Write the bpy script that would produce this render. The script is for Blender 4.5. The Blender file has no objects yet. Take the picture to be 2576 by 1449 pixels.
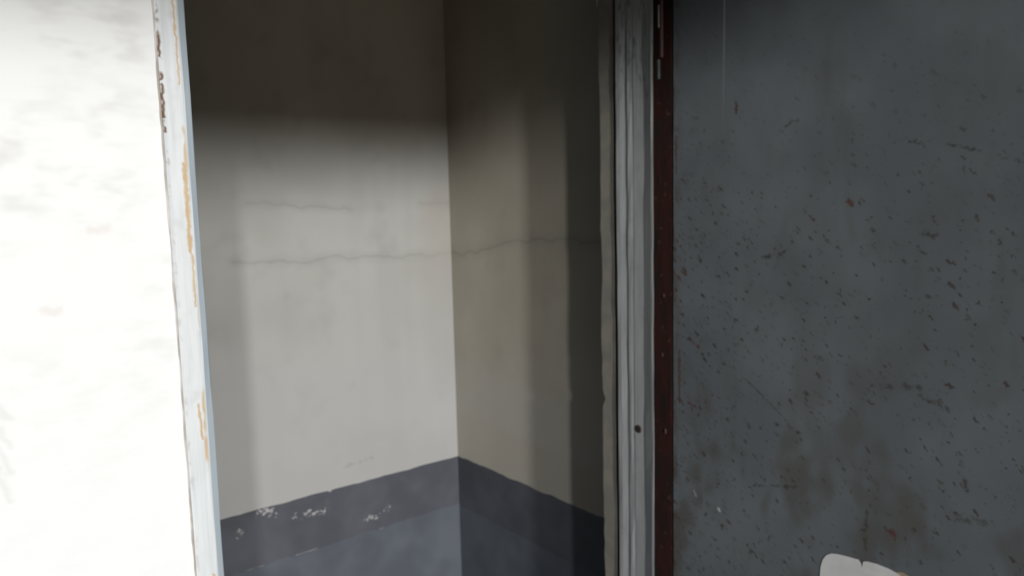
import bpy, bmesh, math, random
from mathutils import Vector, Matrix
random.seed(7)
sc = bpy.context.scene
COL = sc.collection

# ------------------------------------------------------------------ camera
cam_d = bpy.data.cameras.new('camera'); cam_d.sensor_width = 36.0; cam_d.lens = 28.0
cam_d.clip_start = 0.01
cam_d.dof.use_dof = True; cam_d.dof.focus_distance = 0.6; cam_d.dof.aperture_fstop = 10.0      # the photograph is slightly out of focus
cam = bpy.data.objects.new('camera', cam_d); COL.objects.link(cam)
YAW, PITCH, ROLL = math.radians(38.2), math.radians(-6.8), math.radians(-1.4)
fw = Vector((math.sin(YAW)*math.cos(PITCH), math.cos(YAW)*math.cos(PITCH), math.sin(PITCH)))
r0 = Vector((math.cos(YAW), -math.sin(YAW), 0)); u0 = r0.cross(fw)
rt = r0*math.cos(ROLL) + u0*math.sin(ROLL); up = -r0*math.sin(ROLL) + u0*math.cos(ROLL)
cam.matrix_world = Matrix(((rt.x, up.x, -fw.x, -0.339), (rt.y, up.y, -fw.y, -1.02), (rt.z, up.z, -fw.z, 1.5), (0, 0, 0, 1)))
sc.camera = cam

# ------------------------------------------------------------------ sky, sun, exposure
SUN_EL, SUN_AZ = math.radians(12.0), math.radians(13.2)     # low hazy sun, a little left of straight into the doorway
world = bpy.data.worlds.new('sky'); sc.world = world; world.use_nodes = True
wn = world.node_tree.nodes; wl = world.node_tree.links
sky = wn.new('ShaderNodeTexSky'); sky.sky_type = 'NISHITA'; sky.sun_disc = False
sky.sun_elevation = SUN_EL; sky.sun_rotation = math.pi + SUN_AZ
sky.air_density = 0.45; sky.dust_density = 0.4
wl.new(sky.outputs[0], wn['Background'].inputs[0]); wn['Background'].inputs[1].default_value = 0.042

def add_sun(name, az, el, strength, angle, color):
    d = bpy.data.lights.new(name, 'SUN'); d.energy = strength; d.angle = math.radians(angle); d.color = color
    o = bpy.data.objects.new(name, d); COL.objects.link(o); o.location = (-1.5, -4, 3)
    v = Vector((math.sin(az)*math.cos(el), math.cos(az)*math.cos(el), -math.sin(el)))
    o.rotation_euler = v.to_track_quat('-Z', 'Y').to_euler()
    return o
add_sun('sun', SUN_AZ, SUN_EL, 2.75, 2.2, (1.0, 0.995, 0.98))
# added weaker sun without a real source: second shadow step on the right wall
add_sun('added_second_sun', math.radians(22.7), math.radians(12.0), 1.35, 2.2, (1.0, 0.995, 0.98))

vs = sc.view_settings
vs.view_transform = 'Standard'; vs.look = 'None'; vs.gamma = 1.0; vs.use_curve_mapping = False
vs.exposure = 0.08
sc.cycles.max_bounces = 4; sc.cycles.diffuse_bounces = 3; sc.cycles.glossy_bounces = 2; sc.cycles.transmission_bounces = 0; sc.cycles.caustics_reflective = False

# ------------------------------------------------------------------ node helpers
class NT:
    def __init__(s, name, rough=0.6, spec=0.4):
        s.m = bpy.data.materials.new(name); s.m.use_nodes = True
        s.t = s.m.node_tree; s.b = s.t.nodes['Principled BSDF']
        s.b.inputs['Roughness'].default_value = rough
        s.b.inputs['Specular IOR Level'].default_value = spec
        g = s.t.nodes.new('ShaderNodeNewGeometry'); s.P = g.outputs['Position']
        x = s.t.nodes.new('ShaderNodeSeparateXYZ'); s.t.links.new(s.P, x.inputs[0])
        s.X, s.Y, s.Z = x.outputs
    def put(s, sock, v):
        if hasattr(v, 'is_linked') or isinstance(v, bpy.types.NodeSocket): s.t.links.new(v, sock)
        else: sock.default_value = v
    def math(s, op, a, b=0.0, c=None, clamp=False):
        n = s.t.nodes.new('ShaderNodeMath'); n.operation = op; n.use_clamp = clamp
        s.put(n.inputs[0], a); s.put(n.inputs[1], b)
        if c is not None: s.put(n.inputs[2], c)
        return n.outputs[0]
    def vec(s, op, a, b=None, scale=None):
        n = s.t.nodes.new('ShaderNodeVectorMath'); n.operation = op
        s.put(n.inputs[0], a)
        if b is not None: s.put(n.inputs[1], b)
        if scale is not None: s.put(n.inputs['Scale'], scale)
        return n.outputs['Value'] if op in ('DOT_PRODUCT', 'LENGTH', 'DISTANCE') else n.outputs[0]
    def xyz(s, x, y, z):
        n = s.t.nodes.new('ShaderNodeCombineXYZ')
        for i, v in enumerate((x, y, z)): s.put(n.inputs[i], v)
        return n.outputs[0]
    def ramp(s, v, a, b, lo=0.0, hi=1.0):
        n = s.t.nodes.new('ShaderNodeMapRange'); n.interpolation_type = 'SMOOTHSTEP'
        s.put(n.inputs[0], v); n.inputs[1].default_value = a; n.inputs[2].default_value = b
        n.inputs[3].default_value = lo; n.inputs[4].default_value = hi
        return n.outputs[0]
    def noise(s, p, scale, detail=3.0, rough=0.55, out='Fac'):
        n = s.t.nodes.new('ShaderNodeTexNoise'); s.put(n.inputs['Vector'], p)
        n.inputs['Scale'].default_value = scale; n.inputs['Detail'].default_value = min(detail, 2.0)
        n.inputs['Roughness'].default_value = rough
        return n.outputs[out]
    def wobble(s, scale, amount):
        n = s.math('SUBTRACT', s.noise(s.P, scale, 1.0), 0.5)
        return s.vec('SCALE', (0.7, 1.0, 0.0), scale=s.math('MULTIPLY', n, amount*1.3))
    def voro(s, p, scale, rnd=1.0):
        n = s.t.nodes.new('ShaderNodeTexVoronoi'); s.put(n.inputs['Vector'], p)
        n.inputs['Scale'].default_value = scale; n.inputs['Randomness'].default_value = rnd
        return n.outputs['Distance'], n.outputs['Color']
    def mapping(s, p, rot=(0, 0, 0), scale=(1, 1, 1), loc=(0, 0, 0)):
        n = s.t.nodes.new('ShaderNodeMapping'); s.put(n.inputs[0], p)
        n.inputs['Rotation'].default_value = rot; n.inputs['Scale'].default_value = scale; n.inputs['Location'].default_value = loc
        return n.outputs[0]
    def mix(s, f, a, b):
        n = s.t.nodes.new('ShaderNodeMix'); n.data_type = 'RGBA'
        s.put(n.inputs[0], f)
        for k, v in ((6, a), (7, b)):
            s.put(n.inputs[k], tuple(v) + (1,) if isinstance(v, tuple) and len(v) == 3 else v)
        return n.outputs[2]
    def dist(s, P, a, b):
        """distance on the flat coordinates P from the line a-b"""
        D = Vector((b[0]-a[0], b[1]-a[1], 0)); L2 = max(D.length_squared, 1e-9)
        pa = s.vec('SUBTRACT', P, (a[0], a[1], 0.0))
        h = s.math('ADD', s.vec('DOT_PRODUCT', pa, tuple(D/L2)), 0.0, clamp=True)
        return s.vec('DISTANCE', pa, s.vec('SCALE', tuple(D), scale=h))
    def stroke(s, P, a, b, w, soft=0.25):
        """mask of a capsule-shaped mark from a to b of half width w"""
        return s.ramp(s.dist(P, a, b), w, w*soft)
    def strokes(s, P, marks, soft=0.0):
        """mask of many marks (a, b, half width) at once"""
        o = None
        for a, b, w in marks:
            d = s.math('DIVIDE', s.dist(P, a, b), w)
            o = d if o is None else s.math('MINIMUM', o, d)
        return s.ramp(o, 1.0, soft)
    def anyof(s, masks):
        o = masks[0]
        for m in masks[1:]: o = s.math('MAXIMUM', o, m)
        return o
    def col(s, c):
        s.put(s.b.inputs['Base Color'], tuple(c) + (1,) if isinstance(c, tuple) else c)
    def bump(s, h, strength=0.2, dist=0.002):
        n = s.t.nodes.new('ShaderNodeBump'); s.put(n.inputs['Height'], h)
        n.inputs['Strength'].default_value = strength; n.inputs['Distance'].default_value = dist
        s.t.links.new(n.outputs[0], s.b.inputs['Normal'])

# ------------------------------------------------------------------ materials
def m_facade():
    k = NT('white_plaster', 0.75, 0.2)
    p = k.mapping(k.P, scale=(1, 1, 2.2))
    smudge = k.ramp(k.noise(p, 16, 5, 0.65), 0.44, 0.70)
    big = k.ramp(k.noise(k.P, 6, 3), 0.36, 0.60)
    grain = k.noise(k.mapping(k.P, rot=(0, 0.16, 0), scale=(1, 1, 14)), 45, 4, 0.7)
    dirty = k.math('MULTIPLY', k.math('MULTIPLY', smudge, big), k.ramp(k.math('ADD', k.Z, k.math('MULTIPLY', k.noise(k.P, 8, 3), 0.2)), 1.30, 1.60, 0.15, 1.0))
    c = k.mix(dirty, (0.69, 0.70, 0.70), (0.585, 0.587, 0.575))
    c = k.mix(k.ramp(grain, 0.60, 0.80, 0, 0.25), c, (0.50, 0.497, 0.488))
    F = k.xyz(k.X, k.Z, 0.0)
    Fd = k.vec('ADD', F, k.wobble(60, 0.010))
    st = k.anyof([k.stroke(Fd, (-0.275 + i*0.002, 1.31 - i*0.027), (-0.247 - i*0.002, 1.265 - i*0.030), 0.0065, 0.0) for i in range(4)])
    c = k.mix(k.math('MULTIPLY', st, 0.26), c, (0.46, 0.45, 0.44))
    spot = k.anyof([k.stroke(Fd, (-0.205, 1.382), (-0.190, 1.380), 0.008, 0.0), k.stroke(Fd, (-0.150, 1.47), (-0.135, 1.47), 0.009, 0.0)])
    c = k.mix(k.math('MULTIPLY', spot, 0.3), c, (0.55, 0.45, 0.40))
    k.col(c)
    return k.m
def m_frame(name, ca, cb, cs):
    k = NT(name, 0.42, 0.4)
    streak = k.noise(k.mapping(k.P, scale=(1, 1, 0.06)), 160, 3, 0.6)
    c = k.mix(k.ramp(streak, 0.35, 0.75), ca, cb)
    c = k.mix(k.ramp(k.noise(k.P, 35, 4), 0.55, 0.8, 0, 0.5), c, cs)
    # front strip: rust along both rims
    F = k.xyz(k.X, k.Z, 0.0)
    nz = k.noise(k.mapping(k.P, scale=(1, 1, 0.35)), 120, 4, 0.65)
    Fd = k.vec('ADD', F, k.wobble(130, 0.0055))
    front = k.ramp(k.Y, 0.004, 0.001)
    rim_r = k.stroke(F, (-0.0405, 0.2), (-0.0405, 2.1), 0.0042, 0.0)
    pat_r = k.ramp(k.noise(k.mapping(k.P, scale=(0.6, 0.6, 0.22)), 70, 4, 0.65), 0.52, 0.63)
    rm = k.math('MULTIPLY', k.math('MULTIPLY', rim_r, pat_r), 0.8)
    blot = k.anyof([k.stroke(Fd, (-0.0425, 1.545), (-0.0425, 1.44), 0.0042, 0.2), k.stroke(Fd, (-0.041, 1.44), (-0.0405, 1.37), 0.0025, 0.0),
                    k.stroke(Fd, (-0.0425, 1.76), (-0.0415, 1.64), 0.0022, 0.0), k.stroke(Fd, (-0.046, 1.245), (-0.044, 1.20), 0.0028, 0.0),
                    k.stroke(Fd, (-0.0425, 1.02), (-0.0420, 0.92), 0.0022, 0.0)])
    rm = k.math('MULTIPLY', k.math('MAXIMUM', rm, k.math('MULTIPLY', blot, 0.85)), front)
    c = k.mix(rm, c, k.mix(nz, (0.36, 0.20, 0.08), (0.50, 0.38, 0.20)))
    rim_l = k.stroke(F, (-0.0615, 0.2), (-0.0615, 2.1), 0.0038, 0.0)
    pat_l = k.ramp(k.noise(k.mapping(k.P, scale=(0.7, 0.7, 0.5)), 95, 4, 0.7), 0.52, 0.64)
    high = k.ramp(k.Z, 1.45, 1.60, 0.22, 1.0)
    lm = k.math('MULTIPLY', k.math('MULTIPLY', rim_l, pat_l), k.math('MULTIPLY', high, 0.9))
    blot2 = k.anyof([k.stroke(Fd, (-0.0615, z1), (-0.0615, z0), 0.0030, 0.1) for z1, z0 in ((1.695, 1.672), (1.650, 1.645), (1.638, 1.60), (1.588, 1.583))])
    lm = k.math('MULTIPLY', k.math('MAXIMUM', lm, blot2), front)
    c = k.mix(lm, c, (0.13, 0.075, 0.045))
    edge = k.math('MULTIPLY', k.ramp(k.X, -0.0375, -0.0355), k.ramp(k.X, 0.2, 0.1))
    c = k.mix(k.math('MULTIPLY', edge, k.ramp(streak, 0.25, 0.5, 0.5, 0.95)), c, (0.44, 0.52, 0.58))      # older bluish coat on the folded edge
    # grey scuffs high on the inside of the right jamb
    sc_ = k.math('MULTIPLY', k.ramp(k.Z, 1.60, 1.75), k.ramp(k.noise(k.mapping(k.P, scale=(1, 1, 0.3)), 110, 4), 0.5, 0.7))
    c = k.mix(k.math('MULTIPLY', sc_, k.ramp(k.X, 0.5, 0.6)), c, (0.15, 0.16, 0.165))
    k.col(c)
    return k.m
def m_wall(name, cracks, extra):
    k = NT(name, 0.8, 0.25)
    big = k.noise(k.P, 3.2, 4, 0.6)
    c = k.mix(k.ramp(big, 0.35, 0.68), (0.250, 0.246, 0.231), (0.288, 0.285, 0.271))
    drip = k.noise(k.mapping(k.P, scale=(1, 1, 0.10)), 12, 3, 0.5)
    c = k.mix(k.ramp(drip, 0.45, 0.80, 0, 0.30), c, (0.215, 0.213, 0.204))
    c = k.mix(k.ramp(k.noise(k.P, 9, 5, 0.7), 0.52, 0.75, 0, 0.35), c, (0.205, 0.202, 0.190))
    c = k.mix(k.ramp(k.Z, 1.30, 0.85, 0, 0.55), c, (0.280, 0.283, 0.286))      # fades to a slightly lighter, cooler tone low on the wall
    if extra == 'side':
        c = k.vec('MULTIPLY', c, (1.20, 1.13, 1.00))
    F = k.xyz(k.X if extra == 'back' else k.Y, k.Z, 0.0)
    Fd = k.vec('ADD', F, k.wobble(22, 0.022))
    ds = None
    for pts, w, soft in cracks:
        for a, b in zip(pts, pts[1:]):
            d = k.math('MULTIPLY', k.dist(Fd, a, b), 0.0045/w)
            ds = d if ds is None else k.math('MINIMUM', ds, d)
    c = k.mix(k.ramp(ds, 0.026, 0.0, 0, 0.22), c, (0.185, 0.181, 0.170))
    c = k.mix(k.ramp(ds, 0.0045, 0.0, 0, 0.32), c, (0.150, 0.146, 0.135))
    if extra == 'back':
        pk = k.stroke(Fd, (0.87, 1.455), (0.89, 1.34), 0.085, 0.0)
        c = k.mix(k.math('MULTIPLY', pk, 0.45), c, (0.262, 0.232, 0.207))
        ch = k.anyof([k.stroke(Fd, (0.545, 0.806), (0.575, 0.812), 0.006, 0.0), k.stroke(Fd, (0.590, 0.808), (0.622, 0.806), 0.007, 0.0)])
        c = k.mix(k.math('MULTIPLY', k.math('MULTIPLY', ch, k.ramp(k.noise(k.P, 90, 4, 0.7), 0.42, 0.6)), 0.6), c, (0.16, 0.157, 0.155))
    else:
        pl = k.math('MULTIPLY', k.stroke(Fd, (0.83, 0.97), (0.30, 0.93), 0.09, 0.55), 0.35)
        c = k.mix(pl, c, (0.345, 0.335, 0.315))
    k.col(c)
    return k.m
def m_dado(name, a, b, chips):
    k = NT(name, 0.5, 0.35)
    c = k.mix(k.ramp(k.noise(k.P, 7, 5, 0.65), 0.35, 0.68), a, b)
    c = k.mix(k.ramp(k.noise(k.mapping(k.P, scale=(1, 1, 0.4)), 40, 4, 0.7), 0.58, 0.8, 0, 0.4), c, (0.078, 0.077, 0.082))
    if chips:
        F = k.xyz(k.X, k.Z, 0.0)
        Fd = k.vec('ADD', F, k.wobble(120, 0.028))
        k_ = k.math('MULTIPLY', k.strokes(Fd, chips, 0.1), k.ramp(k.noise(k.P, 150, 3), 0.40, 0.58))
        c = k.mix(k.math('MULTIPLY', k_, 0.9), c, (0.33, 0.325, 0.32))
    k.col(c)
    return k.m
def m_leaf():
    k = NT('grey_steel_sheet', 0.55, 0.35)
    base = k.mix(k.ramp(k.noise(k.P, 6, 4, 0.6), 0.35, 0.7), (0.090, 0.102, 0.111), (0.110, 0.123, 0.133))
    c = k.mix(k.ramp(k.noise(k.mapping(k.P, scale=(1, 1, 0.25)), 18, 4, 0.65), 0.55, 0.78, 0, 0.5), base, (0.076, 0.078, 0.074))
    grime = k.math('MULTIPLY', k.ramp(k.noise(k.mapping(k.P, scale=(1, 1, 0.6)), 11, 5, 0.7), 0.47, 0.66), k.ramp(k.Z, 1.30, 1.0, 0.15, 0.75))
    c = k.mix(grime, c, (0.066, 0.063, 0.058))
    P2 = k.xyz(k.Y, k.Z, 0.0)
    wob = k.wobble(150, 0.012)
    Pd = k.vec('ADD', P2, wob)
    near = k.ramp(k.Y, -0.22, 0.0)                     # rust works in from the hinge edge
    low = k.ramp(k.Z, 1.80, 1.30, 0.25, 1.0)
    masks = []
    for i, (scale, rot, sy, keep, rad) in enumerate(((75, -0.55, 1.7, 0.84, 0.48), (50, -0.50, 1.9, 0.87, 0.42), (130, -0.7, 1.4, 0.80, 0.50), (28, -0.2, 2.6, 0.90, 0.30), (40, 1.5, 2.6, 0.91, 0.28))):
        q = k.mapping(k.mapping(Pd, rot=(0, 0, rot)), scale=(1.0, sy, 1.0), loc=(i*3.1, i*1.7, 0))
        d, cc = k.voro(q, scale)
        s_ = k.t.nodes.new('ShaderNodeSeparateColor'); k.t.links.new(cc, s_.inputs[0])
        thr = k.math('SUBTRACT', keep, k.math('MULTIPLY', near, 0.20))
        on = k.math('GREATER_THAN', s_.outputs[0], thr)
        size = k.math('MULTIPLY_ADD', s_.outputs[1], rad*0.75, rad*0.45)
        m = k.math('MULTIPLY', on, k.ramp(k.math('DIVIDE', d, size), 1.0, 0.25))
        masks.append(k.math('MULTIPLY', m, k.math('MULTIPLY_ADD', s_.outputs[2], 0.65, 0.25)))
    m = k.math('MULTIPLY', k.anyof(masks), low)
    rusty = k.mix(k.noise(k.P, 25, 2), (0.030, 0.026, 0.023), (0.052, 0.026, 0.019))
    c = k.mix(m, c, rusty)
    # hinge-edge rust
    er = k.math('MULTIPLY', k.ramp(k.Y, -0.030, -0.003), k.ramp(k.noise(k.mapping(k.P, scale=(1, 1, 0.3)), 60, 4, 0.65), 0.42, 0.66))
    c = k.mix(k.math('MULTIPLY', er, 0.7), c, (0.060, 0.040, 0.029))
    line = k.stroke(Pd, (-0.020, 1.190), (-0.020, 1.085), 0.0040, 0.1)
    c = k.mix(k.math('MULTIPLY', line, 0.8), c, (0.060, 0.030, 0.022))
    br = k.strokes(Pd, (
        ((-0.350, 1.474), (-0.356, 1.471), 0.0075), ((-0.142, 1.648), (-0.142, 1.632), 0.004), ((-0.063, 1.202), (-0.064, 1.201), 0.0060),
        ((-0.434, 0.951), (-0.440, 0.948), 0.0085), ((-0.0400, 1.087), (-0.0560, 1.083), 0.0035), ((-0.026, 1.343), (-0.034, 1.338), 0.005), ((-0.012, 1.60), (-0.012, 1.53), 0.003)), 0.1)
    c = k.mix(k.math('MULTIPLY', br, 0.9), c, (0.068, 0.028, 0.020))
    dk = k.strokes(Pd, (
        ((-0.1685, 1.152), (-0.230, 1.108), 0.0022), ((-0.230, 1.108), (-0.262, 1.080), 0.0018), ((-0.1986, 1.378), (-0.2416, 1.389), 0.0060), ((-0.4427, 1.563), (-0.4602, 1.560), 0.0042),
        ((-0.4984, 1.555), (-0.5437, 1.543), 0.0035), ((-0.5616, 1.537), (-0.604, 1.522), 0.0035), ((-0.4679, 1.424), (-0.4895, 1.423), 0.0050),
        ((-0.335, 1.285), (-0.372, 1.289), 0.0028), ((-0.183, 0.958), (-0.275, 0.980), 0.0035), ((-0.4109, 1.1835), (-0.472, 1.191), 0.0070),
        ((-0.4724, 1.179), (-0.5132, 1.166), 0.0060), ((-0.3955, 0.974), (-0.3946, 0.910), 0.0038), ((-0.532, 1.101), (-0.545, 1.051), 0.0060),
        ((-0.187, 1.2495), (-0.189, 1.246), 0.0080), ((-0.145, 1.40), (-0.152, 1.398), 0.0050), ((-0.300, 1.215), (-0.310, 1.212), 0.008), ((-0.235, 1.60), (-0.262, 1.61), 0.0038),
        ((-0.53, 1.005), (-0.58, 1.010), 0.010)))
    broken = k.ramp(k.noise(k.P, 70, 4, 0.65), 0.36, 0.62)
    c = k.mix(k.math('MULTIPLY', k.math('MULTIPLY', dk, broken), 0.85), c, (0.034, 0.031, 0.027))
    wt = k.anyof([k.stroke(Pd, (-0.1118, 0.8914), (-0.1125, 0.8900), 0.0042, 0.1), k.math('MULTIPLY', k.stroke(Pd, (-0.055, 0.912), (-0.058, 0.905), 0.004, 0.0), 0.4)])
    c = k.mix(wt, c, (0.42, 0.415, 0.405))
    drip = k.math('MULTIPLY', k.stroke(P2, (-0.1167, 1.95), (-0.1150, 1.52), 0.0028, 0.2), k.ramp(k.Z, 1.56, 1.86, 0.0, 0.75))
    c = k.mix(drip, c, (0.24, 0.25, 0.245))
    k.col(c)
    return k.m
def m_red():
    k = NT('red_oxide_primer', 0.65, 0.3)
    c = k.mix(k.ramp(k.noise(k.mapping(k.P, scale=(1, 1, 0.25)), 60, 4, 0.65), 0.35, 0.7), (0.034, 0.010, 0.008), (0.014, 0.010, 0.008))
    c = k.mix(k.ramp(k.noise(k.P, 75, 4, 0.6), 0.64, 0.76, 0, 0.7), c, (0.085, 0.045, 0.036))
    k.col(c); k.bump(k.noise(k.P, 140, 4), 0.4, 0.001)
    return k.m
def m_simple(name, a, b, scale=20, rough=0.7, spec=0.3, bump=0.2):
    k = NT(name, rough, spec)
    k.col(k.mix(k.ramp(k.noise(k.P, scale, 5, 0.6), 0.35, 0.68), a, b))
    if bump > 0.3: k.bump(k.noise(k.P, scale*4, 4), bump, 0.001)
    return k.m

M = {}
M['facade'] = m_facade(); M['frame'] = m_frame('grey_frame_paint', (0.310, 0.322, 0.328), (0.255, 0.267, 0.274), (0.22, 0.22, 0.212)); M['frame_lit'] = m_frame('lit_frame_paint', (0.565, 0.59, 0.60), (0.49, 0.515, 0.53), (0.43, 0.43, 0.42)); M['leaf'] = m_leaf(); M['red'] = m_red()  # left jamb: lighter copy of the frame paint, strong sunlight put into its colour
M['back'] = m_wall('grey_beige_plaster', [
    ([(0.29, 1.357), (0.40, 1.352), (0.455, 1.343), (0.48, 1.343), (0.50, 1.350), (0.61, 1.347), (0.70, 1.342), (0.90, 1.335)], 0.0045, 0.030),
    ([(0.33, 1.490), (0.47, 1.483), (0.60, 1.470)], 0.0032, 0.008), ([(0.80, 1.475), (0.90, 1.481)], 0.0035, 0.010)], 'back')
M['side'] = m_wall('grey_beige_side_plaster', [([(0.82, 1.335), (0.70, 1.350), (0.53, 1.382), (0.34, 1.390), (0.22, 1.382)], 0.006, 0.026)], 'side')
M['band'] = m_dado('dado_band_paint', (0.050, 0.052, 0.063), (0.068, 0.071, 0.085), [
    ((0.315, 0.747), (0.345, 0.742), 0.010), ((0.36, 0.737), (0.362, 0.735), 0.006), ((0.43, 0.709), (0.48, 0.702), 0.008),
    ((0.262, 0.712), (0.272, 0.708), 0.008), ((0.60, 0.650), (0.63, 0.648), 0.009), ((0.50, 0.757), (0.512, 0.757), 0.005), ((0.40, 0.714), (0.41, 0.712), 0.005), ((0.66, 0.665), (0.67, 0.66), 0.006)])
M['dado'] = m_dado('dado_paint', (0.058, 0.065, 0.079), (0.076, 0.085, 0.102), [((0.31, 0.655), (0.312, 0.645), 0.006), ((0.42, 0.640), (0.425, 0.635), 0.006)])
M['strip'] = m_simple('beige_mortar', (0.215, 0.20, 0.17), (0.175, 0.17, 0.15), 30)
M['dark'] = m_simple('dark_void_metal', (0.02, 0.018, 0.016), (0.035, 0.03, 0.027), 60)
M['floor'] = m_simple('concrete_floor', (0.055, 0.054, 0.052), (0.08, 0.079, 0.076), 8)
M['ground'] = m_simple('yard_concrete', (0.13, 0.128, 0.124), (0.18, 0.177, 0.171), 3)
M['ceil'] = m_simple('grey_ceiling', (0.12, 0.119, 0.115), (0.15, 0.148, 0.142), 6)
M['paper'] = m_simple('white_paper', (0.56, 0.56, 0.56), (0.50, 0.50, 0.50), 25, 0.8, 0.2, 0.1)
M['tan'] = m_simple('tan_paper_backing', (0.36, 0.29, 0.20), (0.28, 0.22, 0.15), 60)
M['metal'] = m_simple('worn_hinge_steel', (0.022, 0.023, 0.023), (0.04, 0.042, 0.04), 50, 0.45, 0.5)
M['wire'] = m_simple('yellow_wire_sheath', (0.42, 0.36, 0.16), (0.34, 0.28, 0.12), 40, 0.5)
M['filler'] = m_simple('dirty_filler', (0.30, 0.27, 0.24), (0.50, 0.48, 0.46), 26, 0.85)
M['crust'] = m_simple('rust_crust', (0.060, 0.030, 0.022), (0.095, 0.052, 0.038), 60, 0.85)

# ------------------------------------------------------------------ mesh helpers
def link(name, bm, mat, parent=None, smooth=False):
    me = bpy.data.meshes.new(name); bmesh.ops.recalc_face_normals(bm, faces=bm.faces[:]); bm.to_mesh(me); bm.free()
    me.materials.append(mat)
    if smooth:
        for p in me.polygons: p.use_smooth = True
    o = bpy.data.objects.new(name, me); COL.objects.link(o)
    if parent:
        o.parent = parent; o.matrix_parent_inverse = Matrix.Translation(-parent.location)
    return o
def empty(name, loc):
    o = bpy.data.objects.new(name, None); COL.objects.link(o); o.location = loc; o.empty_display_size = 0.1
    return o
def box(bm, lo, hi):
    v = [bm.verts.new((x, y, z)) for x in (lo[0], hi[0]) for y in (lo[1], hi[1]) for z in (lo[2], hi[2])]
    for f in ((0, 1, 3, 2), (4, 6, 7, 5), (0, 4, 5, 1), (2, 3, 7, 6), (0, 2, 6, 4), (1, 5, 7, 3)):
        bm.faces.new([v[i] for i in f])
def boxes(name, mat, parts, parent=None, bev=0.0):
    bm = bmesh.new()
    for lo, hi in parts: box(bm, lo, hi)
    if bev: bmesh.ops.bevel(bm, geom=bm.edges[:], offset=bev, segments=2, affect='EDGES', profile=0.6)
    return link(name, bm, mat, parent)
def extrude_z(name, mat, prof, z0, z1, parent=None, nz=1, jit=None, smooth=False):
    """profile of (x, y) points drawn up along z; jit(i, z) moves a profile point"""
    bm = bmesh.new(); rings = []
    for j in range(nz + 1):
        z = z0 + (z1 - z0)*j/nz; ring = []
        for i, (x, y) in enumerate(prof):
            dx, dy = jit(i, z) if jit else (0, 0)
            ring.append(bm.verts.new((x + dx, y + dy, z)))
        rings.append(ring)
    n = len(prof)
    for a, b in zip(rings, rings[1:]):
        for i in range(n):
            bm.faces.new((a[i], a[(i+1) % n], b[(i+1) % n], b[i]))
    bm.faces.new(rings[0]); bm.faces.new(rings[-1])
    return link(name, bm, mat, parent, smooth)
def cyl(bm, c, axis, r, h, seg=16):
    axis = Vector(axis).normalized(); t = axis.orthogonal().normalized(); s = axis.cross(t); c = Vector(c)
    a = [bm.verts.new(c + (t*math.cos(2*math.pi*i/seg) + s*math.sin(2*math.pi*i/seg))*r) for i in range(seg)]
    b = [bm.verts.new(v.co + axis*h) for v in a]
    for i in range(seg): bm.faces.new((a[i], a[(i+1) % seg], b[(i+1) % seg], b[i]))
    bm.faces.new(a); bm.faces.new(b)
def rnd1(seed):
    r = random.Random(seed); t = [r.uniform(-1, 1) for _ in range(4096)]
    def f(z, freq):
        q = z*freq + 100; i = int(math.floor(q)); u = q - i; u = u*u*(3 - 2*u)
        return t[i % 4096]*(1 - u) + t[(i+1) % 4096]*u
    return f
def struct(o): o['kind'] = 'structure'; return o

# ------------------------------------------------------------------ the setting
XL, XR, XF = -0.026, 0.809, 0.8584        # left jamb edge, right reveal, face of the open door leaf
DEPTH, XW = 0.8234, 0.899                 # far wall of the little room, its right wall
TH, HEAD = 0.145, 2.12                    # wall thickness, height of the opening
struct(boxes('floor', M['floor'], [((-1.2, TH, -0.10), (1.2, 1.1, 0.0))]))
struct(boxes('ceiling', M['ceil'], [((-1.2, 0.0, 2.50), (1.2, 1.1, 2.65))]))
wb = struct(boxes('wall_back', M['back'], [((-1.0, DEPTH, 0.0), (XW, DEPTH + 0.15, 2.5))]))
wr = struct(boxes('wall_right', M['side'], [((XW, TH, 0.0), (XW + 0.15, DEPTH + 0.15, 2.5))]))
struct(boxes('wall_left', M['side'], [((-0.60, TH, 0.0), (-0.45, DEPTH, 2.5))]))
# street-side wall with the doorway cut out of it
JL, JR = XL - 0.038, XR + 0.10            # the wall stops behind the steel frame
struct(boxes('wall_front', M['facade'], [((-3.2, 0.0, 0.0), (JL, TH, 3.09)), ((JR, 0.0, 0.0), (2.6, TH, 3.09)), ((JL, 0.0, HEAD + 0.05), (JR, TH, 3.09))]))
struct(boxes('ground', M['ground'], [((-14, -16, -0.2), (14, TH, 0.0))]))
CAN = 5.5
struct(boxes('trim_2', M['ceil'], [((-3.2, -CAN, 2.957), (2.6, -0.0, 3.09))]))   # unseen canopy over the doorway, depth set to soften the shadow it casts indoors

# painted dado on both walls: a dark band over bluish grey
def dado(name, mat, wall, x_is, a0, a1, z0, z1, seed, rag, t=0.0012):
    f = rnd1(seed); bm = bmesh.new(); n = 90; rows = []
    for i in range(n + 1):
        a = a0 + (a1 - a0)*i/n
        zt = z1 + rag*(0.6*f(a, 22) + 0.4*f(a, 70))
        pts = []
        for (z, d) in ((z0, 0.0), (z0, t), (zt - 0.0012, t), (zt, 0.0)):
            pts.append(bm.verts.new((a, DEPTH - d, z) if x_is else (XW - d, a, z)))
        rows.append(pts)
    for p, q in zip(rows, rows[1:]):
        for j in range(4): bm.faces.new((p[j], p[(j+1) % 4], q[(j+1) % 4], q[j]))
    bm.faces.new(rows[0]); bm.faces.new(rows[-1])
    return link(name, bm, mat, wall)
dado('dado_band', M['band'], wb, True, -0.45, XW - 0.0013, 0.612, 0.7545, 3, 0.0022)
dado('dado_paint', M['dado'], wb, True, -0.45, XW - 0.0013, 0.0, 0.614, 4, 0.005, 0.0014)
dado('dado_band', M['band'], wr, False, TH, DEPTH, 0.606, 0.7545, 5, 0.0030)
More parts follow.
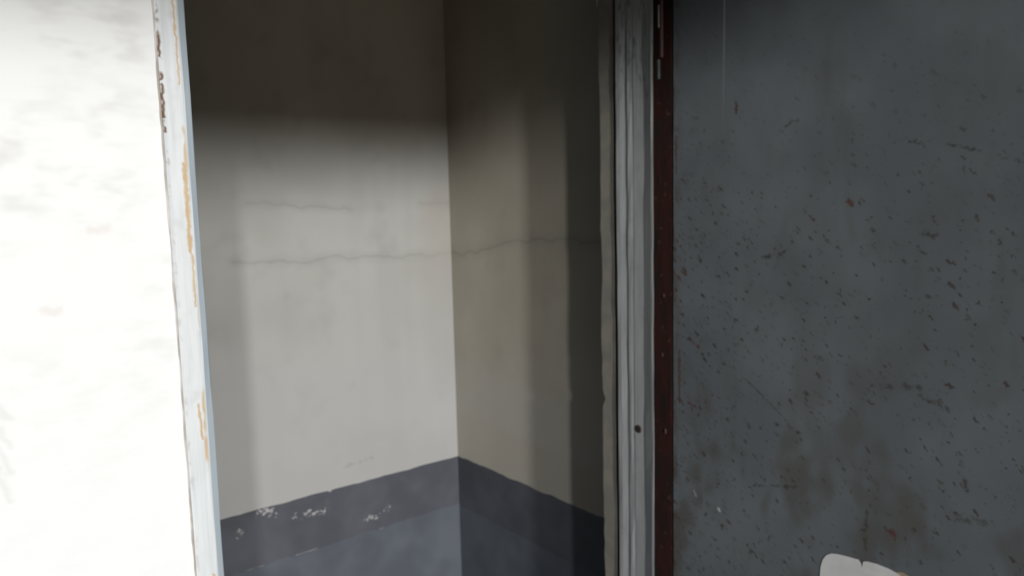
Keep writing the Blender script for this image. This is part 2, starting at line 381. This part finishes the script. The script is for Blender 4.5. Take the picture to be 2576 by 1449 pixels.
dado('dado_paint', M['dado'], wr, False, TH, DEPTH, 0.0, 0.608, 6, 0.004, 0.0014)

# ------------------------------------------------------------------ steel door frame
fr = struct(empty('trim_1', (XL, 0.0, 0.0)))
fz = rnd1(11)
wav = lambda i, z: (0.0006*fz(z + i*3.7, 14), 0.0004*fz(z + i*5.1, 17))
# left jamb: flat strip on the wall face with a folded, chamfered edge
ljp = [(XL - 0.0375, 0.06), (XL - 0.0375, -0.0025), (XL - 0.0360, -0.0040), (XL - 0.0130, -0.0040), (XL - 0.0105, -0.0036),
       (XL - 0.0012, 0.0040), (XL, 0.0075), (XL, TH), (XL - 0.012, TH), (XL - 0.012, 0.06)]
lj = extrude_z('jamb', M['frame_lit'], ljp, 0.0, HEAD + 0.05, fr, 60, wav)
# crack between the wall and the left jamb: a thin rusty filler line
extrude_z('seam', M['filler'], [(XL - 0.0392, 0.001), (XL - 0.0392, -0.0006), (XL - 0.0374, -0.0012), (XL - 0.0374, 0.001)], 0.0, HEAD + 0.05, fr, 160,
          lambda i, z: ((0.0006*fz(z, 60) + 0.0005*fz(z, 25)) if i < 2 else 0, 0))
# right jamb: grooved reveal, seen from inside the opening
y = lambda a, dx=0.0: (XR + dx, a)
rjp = [y(0.0520, 0.0049), y(0.0520, 0.0460), y(0.0580, 0.0460), y(0.1022, 0.0300), y(0.1022, 0.0060), y(0.1000, 0.0035), y(0.0900, 0.0035), y(0.0725, 0.0056), y(0.0700, 0.0036),
       y(0.0640, 0.0036), y(0.0560, 0.0042), y(0.0540, 0.0035), y(0.0290, 0.0035), y(0.0265, 0.0030), y(0.0050, -0.0018), y(0.0, -0.0018), y(0.0012, 0.0000), y(0.0140, 0.0042), y(0.0270, 0.0060)]
rj = extrude_z('jamb', M['frame'], rjp, 0.0, HEAD + 0.05, fr, 60, wav)
# deep rebate beside it, still in red primer, where the shut leaf would sit
extrude_z('rebate', M['red'], [(XF + 0.0005, 0.0560), (XR + 0.0055, 0.0560), (XR + 0.0055, 0.0500), (XF + 0.0005, 0.0500), (XF + 0.0005, -0.0010), (XR + 0.0995, -0.0010), (XR + 0.0995, 0.0560)], 0.0, HEAD + 0.05, fr, 60, wav)
# rusty gap behind the reveal
extrude_z('seam', M['red'], [(XR + 0.0110, 0.1005), (XR + 0.0110, 0.118), (XR + 0.06, 0.118), (XR + 0.06, 0.1005)], 0.0, HEAD + 0.05, fr, 1)
# head of the frame
boxes('head_rail', M['frame'], [((XL, -0.004, HEAD), (XR, TH, HEAD + 0.05))], fr)
# sunk screw hole: a dished ring with a dark screw in it
bm = bmesh.new(); cyl(bm, (XR + 0.0043, 0.0452, 1.0248), (-1, 0, 0), 0.0085, 0.0018, 20)
bmesh.ops.bevel(bm, geom=bm.edges[:], offset=0.0006, segments=1, affect='EDGES')
scr = link('screw_cup', bm, M['crust'], fr)
bm = bmesh.new(); cyl(bm, (XR + 0.0026, 0.0452, 1.0248), (-1, 0, 0), 0.0062, 0.0006, 16); link('screw', bm, M['dark'], scr)
# ragged mortar edge of the wall behind the frame
fm = rnd1(23)
def mjit(i, z):
    if i in (2, 3):
        notch = -0.008*math.exp(-((z - 1.067)/0.011)**2)
        return (0, 0.0026*fm(z, 9) + 0.0014*fm(z, 40) + notch)
    return (0.0007*fm(z + 9, 30), 0)
extrude_z('mortar_edge', M['strip'], [(XR + 0.0110, 0.1125), (XR + 0.0085, 0.1135), (XR + 0.0085, TH + 0.005), (XR + 0.0115, TH + 0.008), (JR - 0.02, TH + 0.008), (JR - 0.02, 0.1125)], 0.0, HEAD + 0.05, fr, 260, mjit)
# lump of rusted hinge steel standing in the gap
hg = boxes('hinge_leaf', M['metal'], [((XR + 0.0020, -0.0105, 1.702), (XR + 0.0085, -0.0045, 1.738))], fr, 0.0014)
bm = bmesh.new(); cyl(bm, (XR + 0.0125, -0.0085, 1.742), (0, 0, 1), 0.0042, 0.36, 14); link('hinge_pin', bm, M['red'], hg)
bm = bmesh.new(); cyl(bm, (XR + 0.0060, -0.0075, 1.795), (0, 0, 1), 0.0022, 0.040, 10); link('hinge_tab', bm, M['metal'], hg)
# bits of rust crust in the gap
for i, (dx, z, s) in enumerate(((0.021, 1.292, 0.0026), (0.017, 1.172, 0.0030), (0.024, 1.017, 0.0040))):
    bm = bmesh.new(); bmesh.ops.create_icosphere(bm, subdivisions=2, radius=s)
    r_ = random.Random(i)
    for v in bm.verts:
        v.co *= r_.uniform(0.75, 1.15); v.co.x *= 0.4; v.co.z *= 1.5
        v.co += Vector((XF + 0.0003, 0.040 - dx, z))
    link('rust_flake', bm, M['crust'], fr, smooth=True)

# ------------------------------------------------------------------ the open door leaf
LEAF_W, LEAF_T, LEAF_H = 0.86, 0.042, 2.08
dr = struct(empty('door_1', (XF + LEAF_T*0.5, -0.006, 0.02)))
BOW = 0.017
def bow(yy): return BOW*math.sin(math.pi*min(max((-0.006 - yy)/LEAF_W, 0), 1))     # sheet bowed inwards, shape added so sunlight weakens away from the hinge
ns = 32; prof = [(XF + bow(-0.006 - LEAF_W*i/ns), -0.006 - LEAF_W*i/ns) for i in range(ns + 1)]
prof = prof + [(x + 0.003, y_) for x, y_ in reversed(prof)]
def sheet_bow():
    bm = bmesh.new(); rings = [[bm.verts.new((x, y_, z)) for x, y_ in prof] for z in (0.02, 0.02 + LEAF_H)]
    n = len(prof)
    for i in range(n): bm.faces.new((rings[0][i], rings[0][(i+1) % n], rings[1][(i+1) % n], rings[1][i]))
    for i in range(ns):
        for r_ in rings: bm.faces.new((r_[i], r_[i+1], r_[n-2-i], r_[n-1-i]))
    link('sheet', bm, M['leaf'], dr)
sheet_bow()
boxes('back_sheet', M['leaf'], [((XF + LEAF_T - 0.004, -0.006 - LEAF_W, 0.02), (XF + LEAF_T, -0.006, 0.02 + LEAF_H))], dr, 0.0010)
boxes('edge_channel', M['red'], [((XF + 0.004, -0.046, 0.02), (XF + LEAF_T - 0.004, -0.008, 0.02 + LEAF_H))], dr)
boxes('edge_channel', M['red'], [((XF + 0.004, -0.004 - LEAF_W, 0.02), (XF + LEAF_T - 0.004, -LEAF_W + 0.034, 0.02 + LEAF_H))], dr)
boxes('edge_channel', M['red'], [((XF + 0.022, -LEAF_W + 0.034, 0.02 + LEAF_H - 0.04), (XF + LEAF_T - 0.004, -0.046, 0.018 + LEAF_H))], dr)
boxes('edge_channel', M['red'], [((XF + 0.022, -LEAF_W + 0.034, 0.022), (XF + LEAF_T - 0.004, -0.046, 0.06))], dr)

# ------------------------------------------------------------------ torn label stuck on the leaf
pts = [(-0.3245, 0.790), (-0.3256, 0.8402), (-0.3267, 0.8577), (-0.3300, 0.8715), (-0.3360, 0.8815), (-0.3447, 0.8880), (-0.3553, 0.8908), (-0.3727, 0.8928),
       (-0.3918, 0.8940), (-0.3962, 0.8895), (-0.3986, 0.8823), (-0.4008, 0.8935), (-0.4064, 0.8962), (-0.4228, 0.8978), (-0.4421, 0.8969), (-0.4548, 0.8944),
       (-0.4622, 0.8915), (-0.4690, 0.8820), (-0.4720, 0.860), (-0.4730, 0.790)]
lab = empty('paper_label', (XF, -0.40, 0.79))
lab['label'] = 'torn white paper label stuck on the grey rusty steel door'; lab['category'] = 'label'
def sheet(name, mat, pts, x0, th, parent):
    bm = bmesh.new()
    f = bm.faces.new([bm.verts.new((x0 + bow(a + 0.5*BOW), a + 0.5*BOW, b - 0.5*BOW)) for a, b in pts])
    r_ = bmesh.ops.extrude_face_region(bm, geom=[f])
    for v in [g for g in r_['geom'] if isinstance(g, bmesh.types.BMVert)]: v.co.x -= th
    return link(name, bm, mat, parent)
sheet('paper', M['paper'], pts, XF - 0.0002, 0.0007, lab)
sheet('torn_backing', M['tan'], [(-0.4535, 0.8930), (-0.4566, 0.8962), (-0.4652, 0.8986), (-0.4732, 0.8965), (-0.4790, 0.8900), (-0.4800, 0.870), (-0.4715, 0.868)], XF, 0.0004, lab)

# thin yellow wire hanging beside the mortar edge
bm = bmesh.new(); cyl(bm, (XR - 0.004, 0.1415, 1.861), (0.0, 0.0, 1), 0.0009, 0.30, 8)
w = link('wire', bm, M['wire']); w['label'] = 'thin yellow wire end hanging down beside the grey jamb'; w['category'] = 'wire'
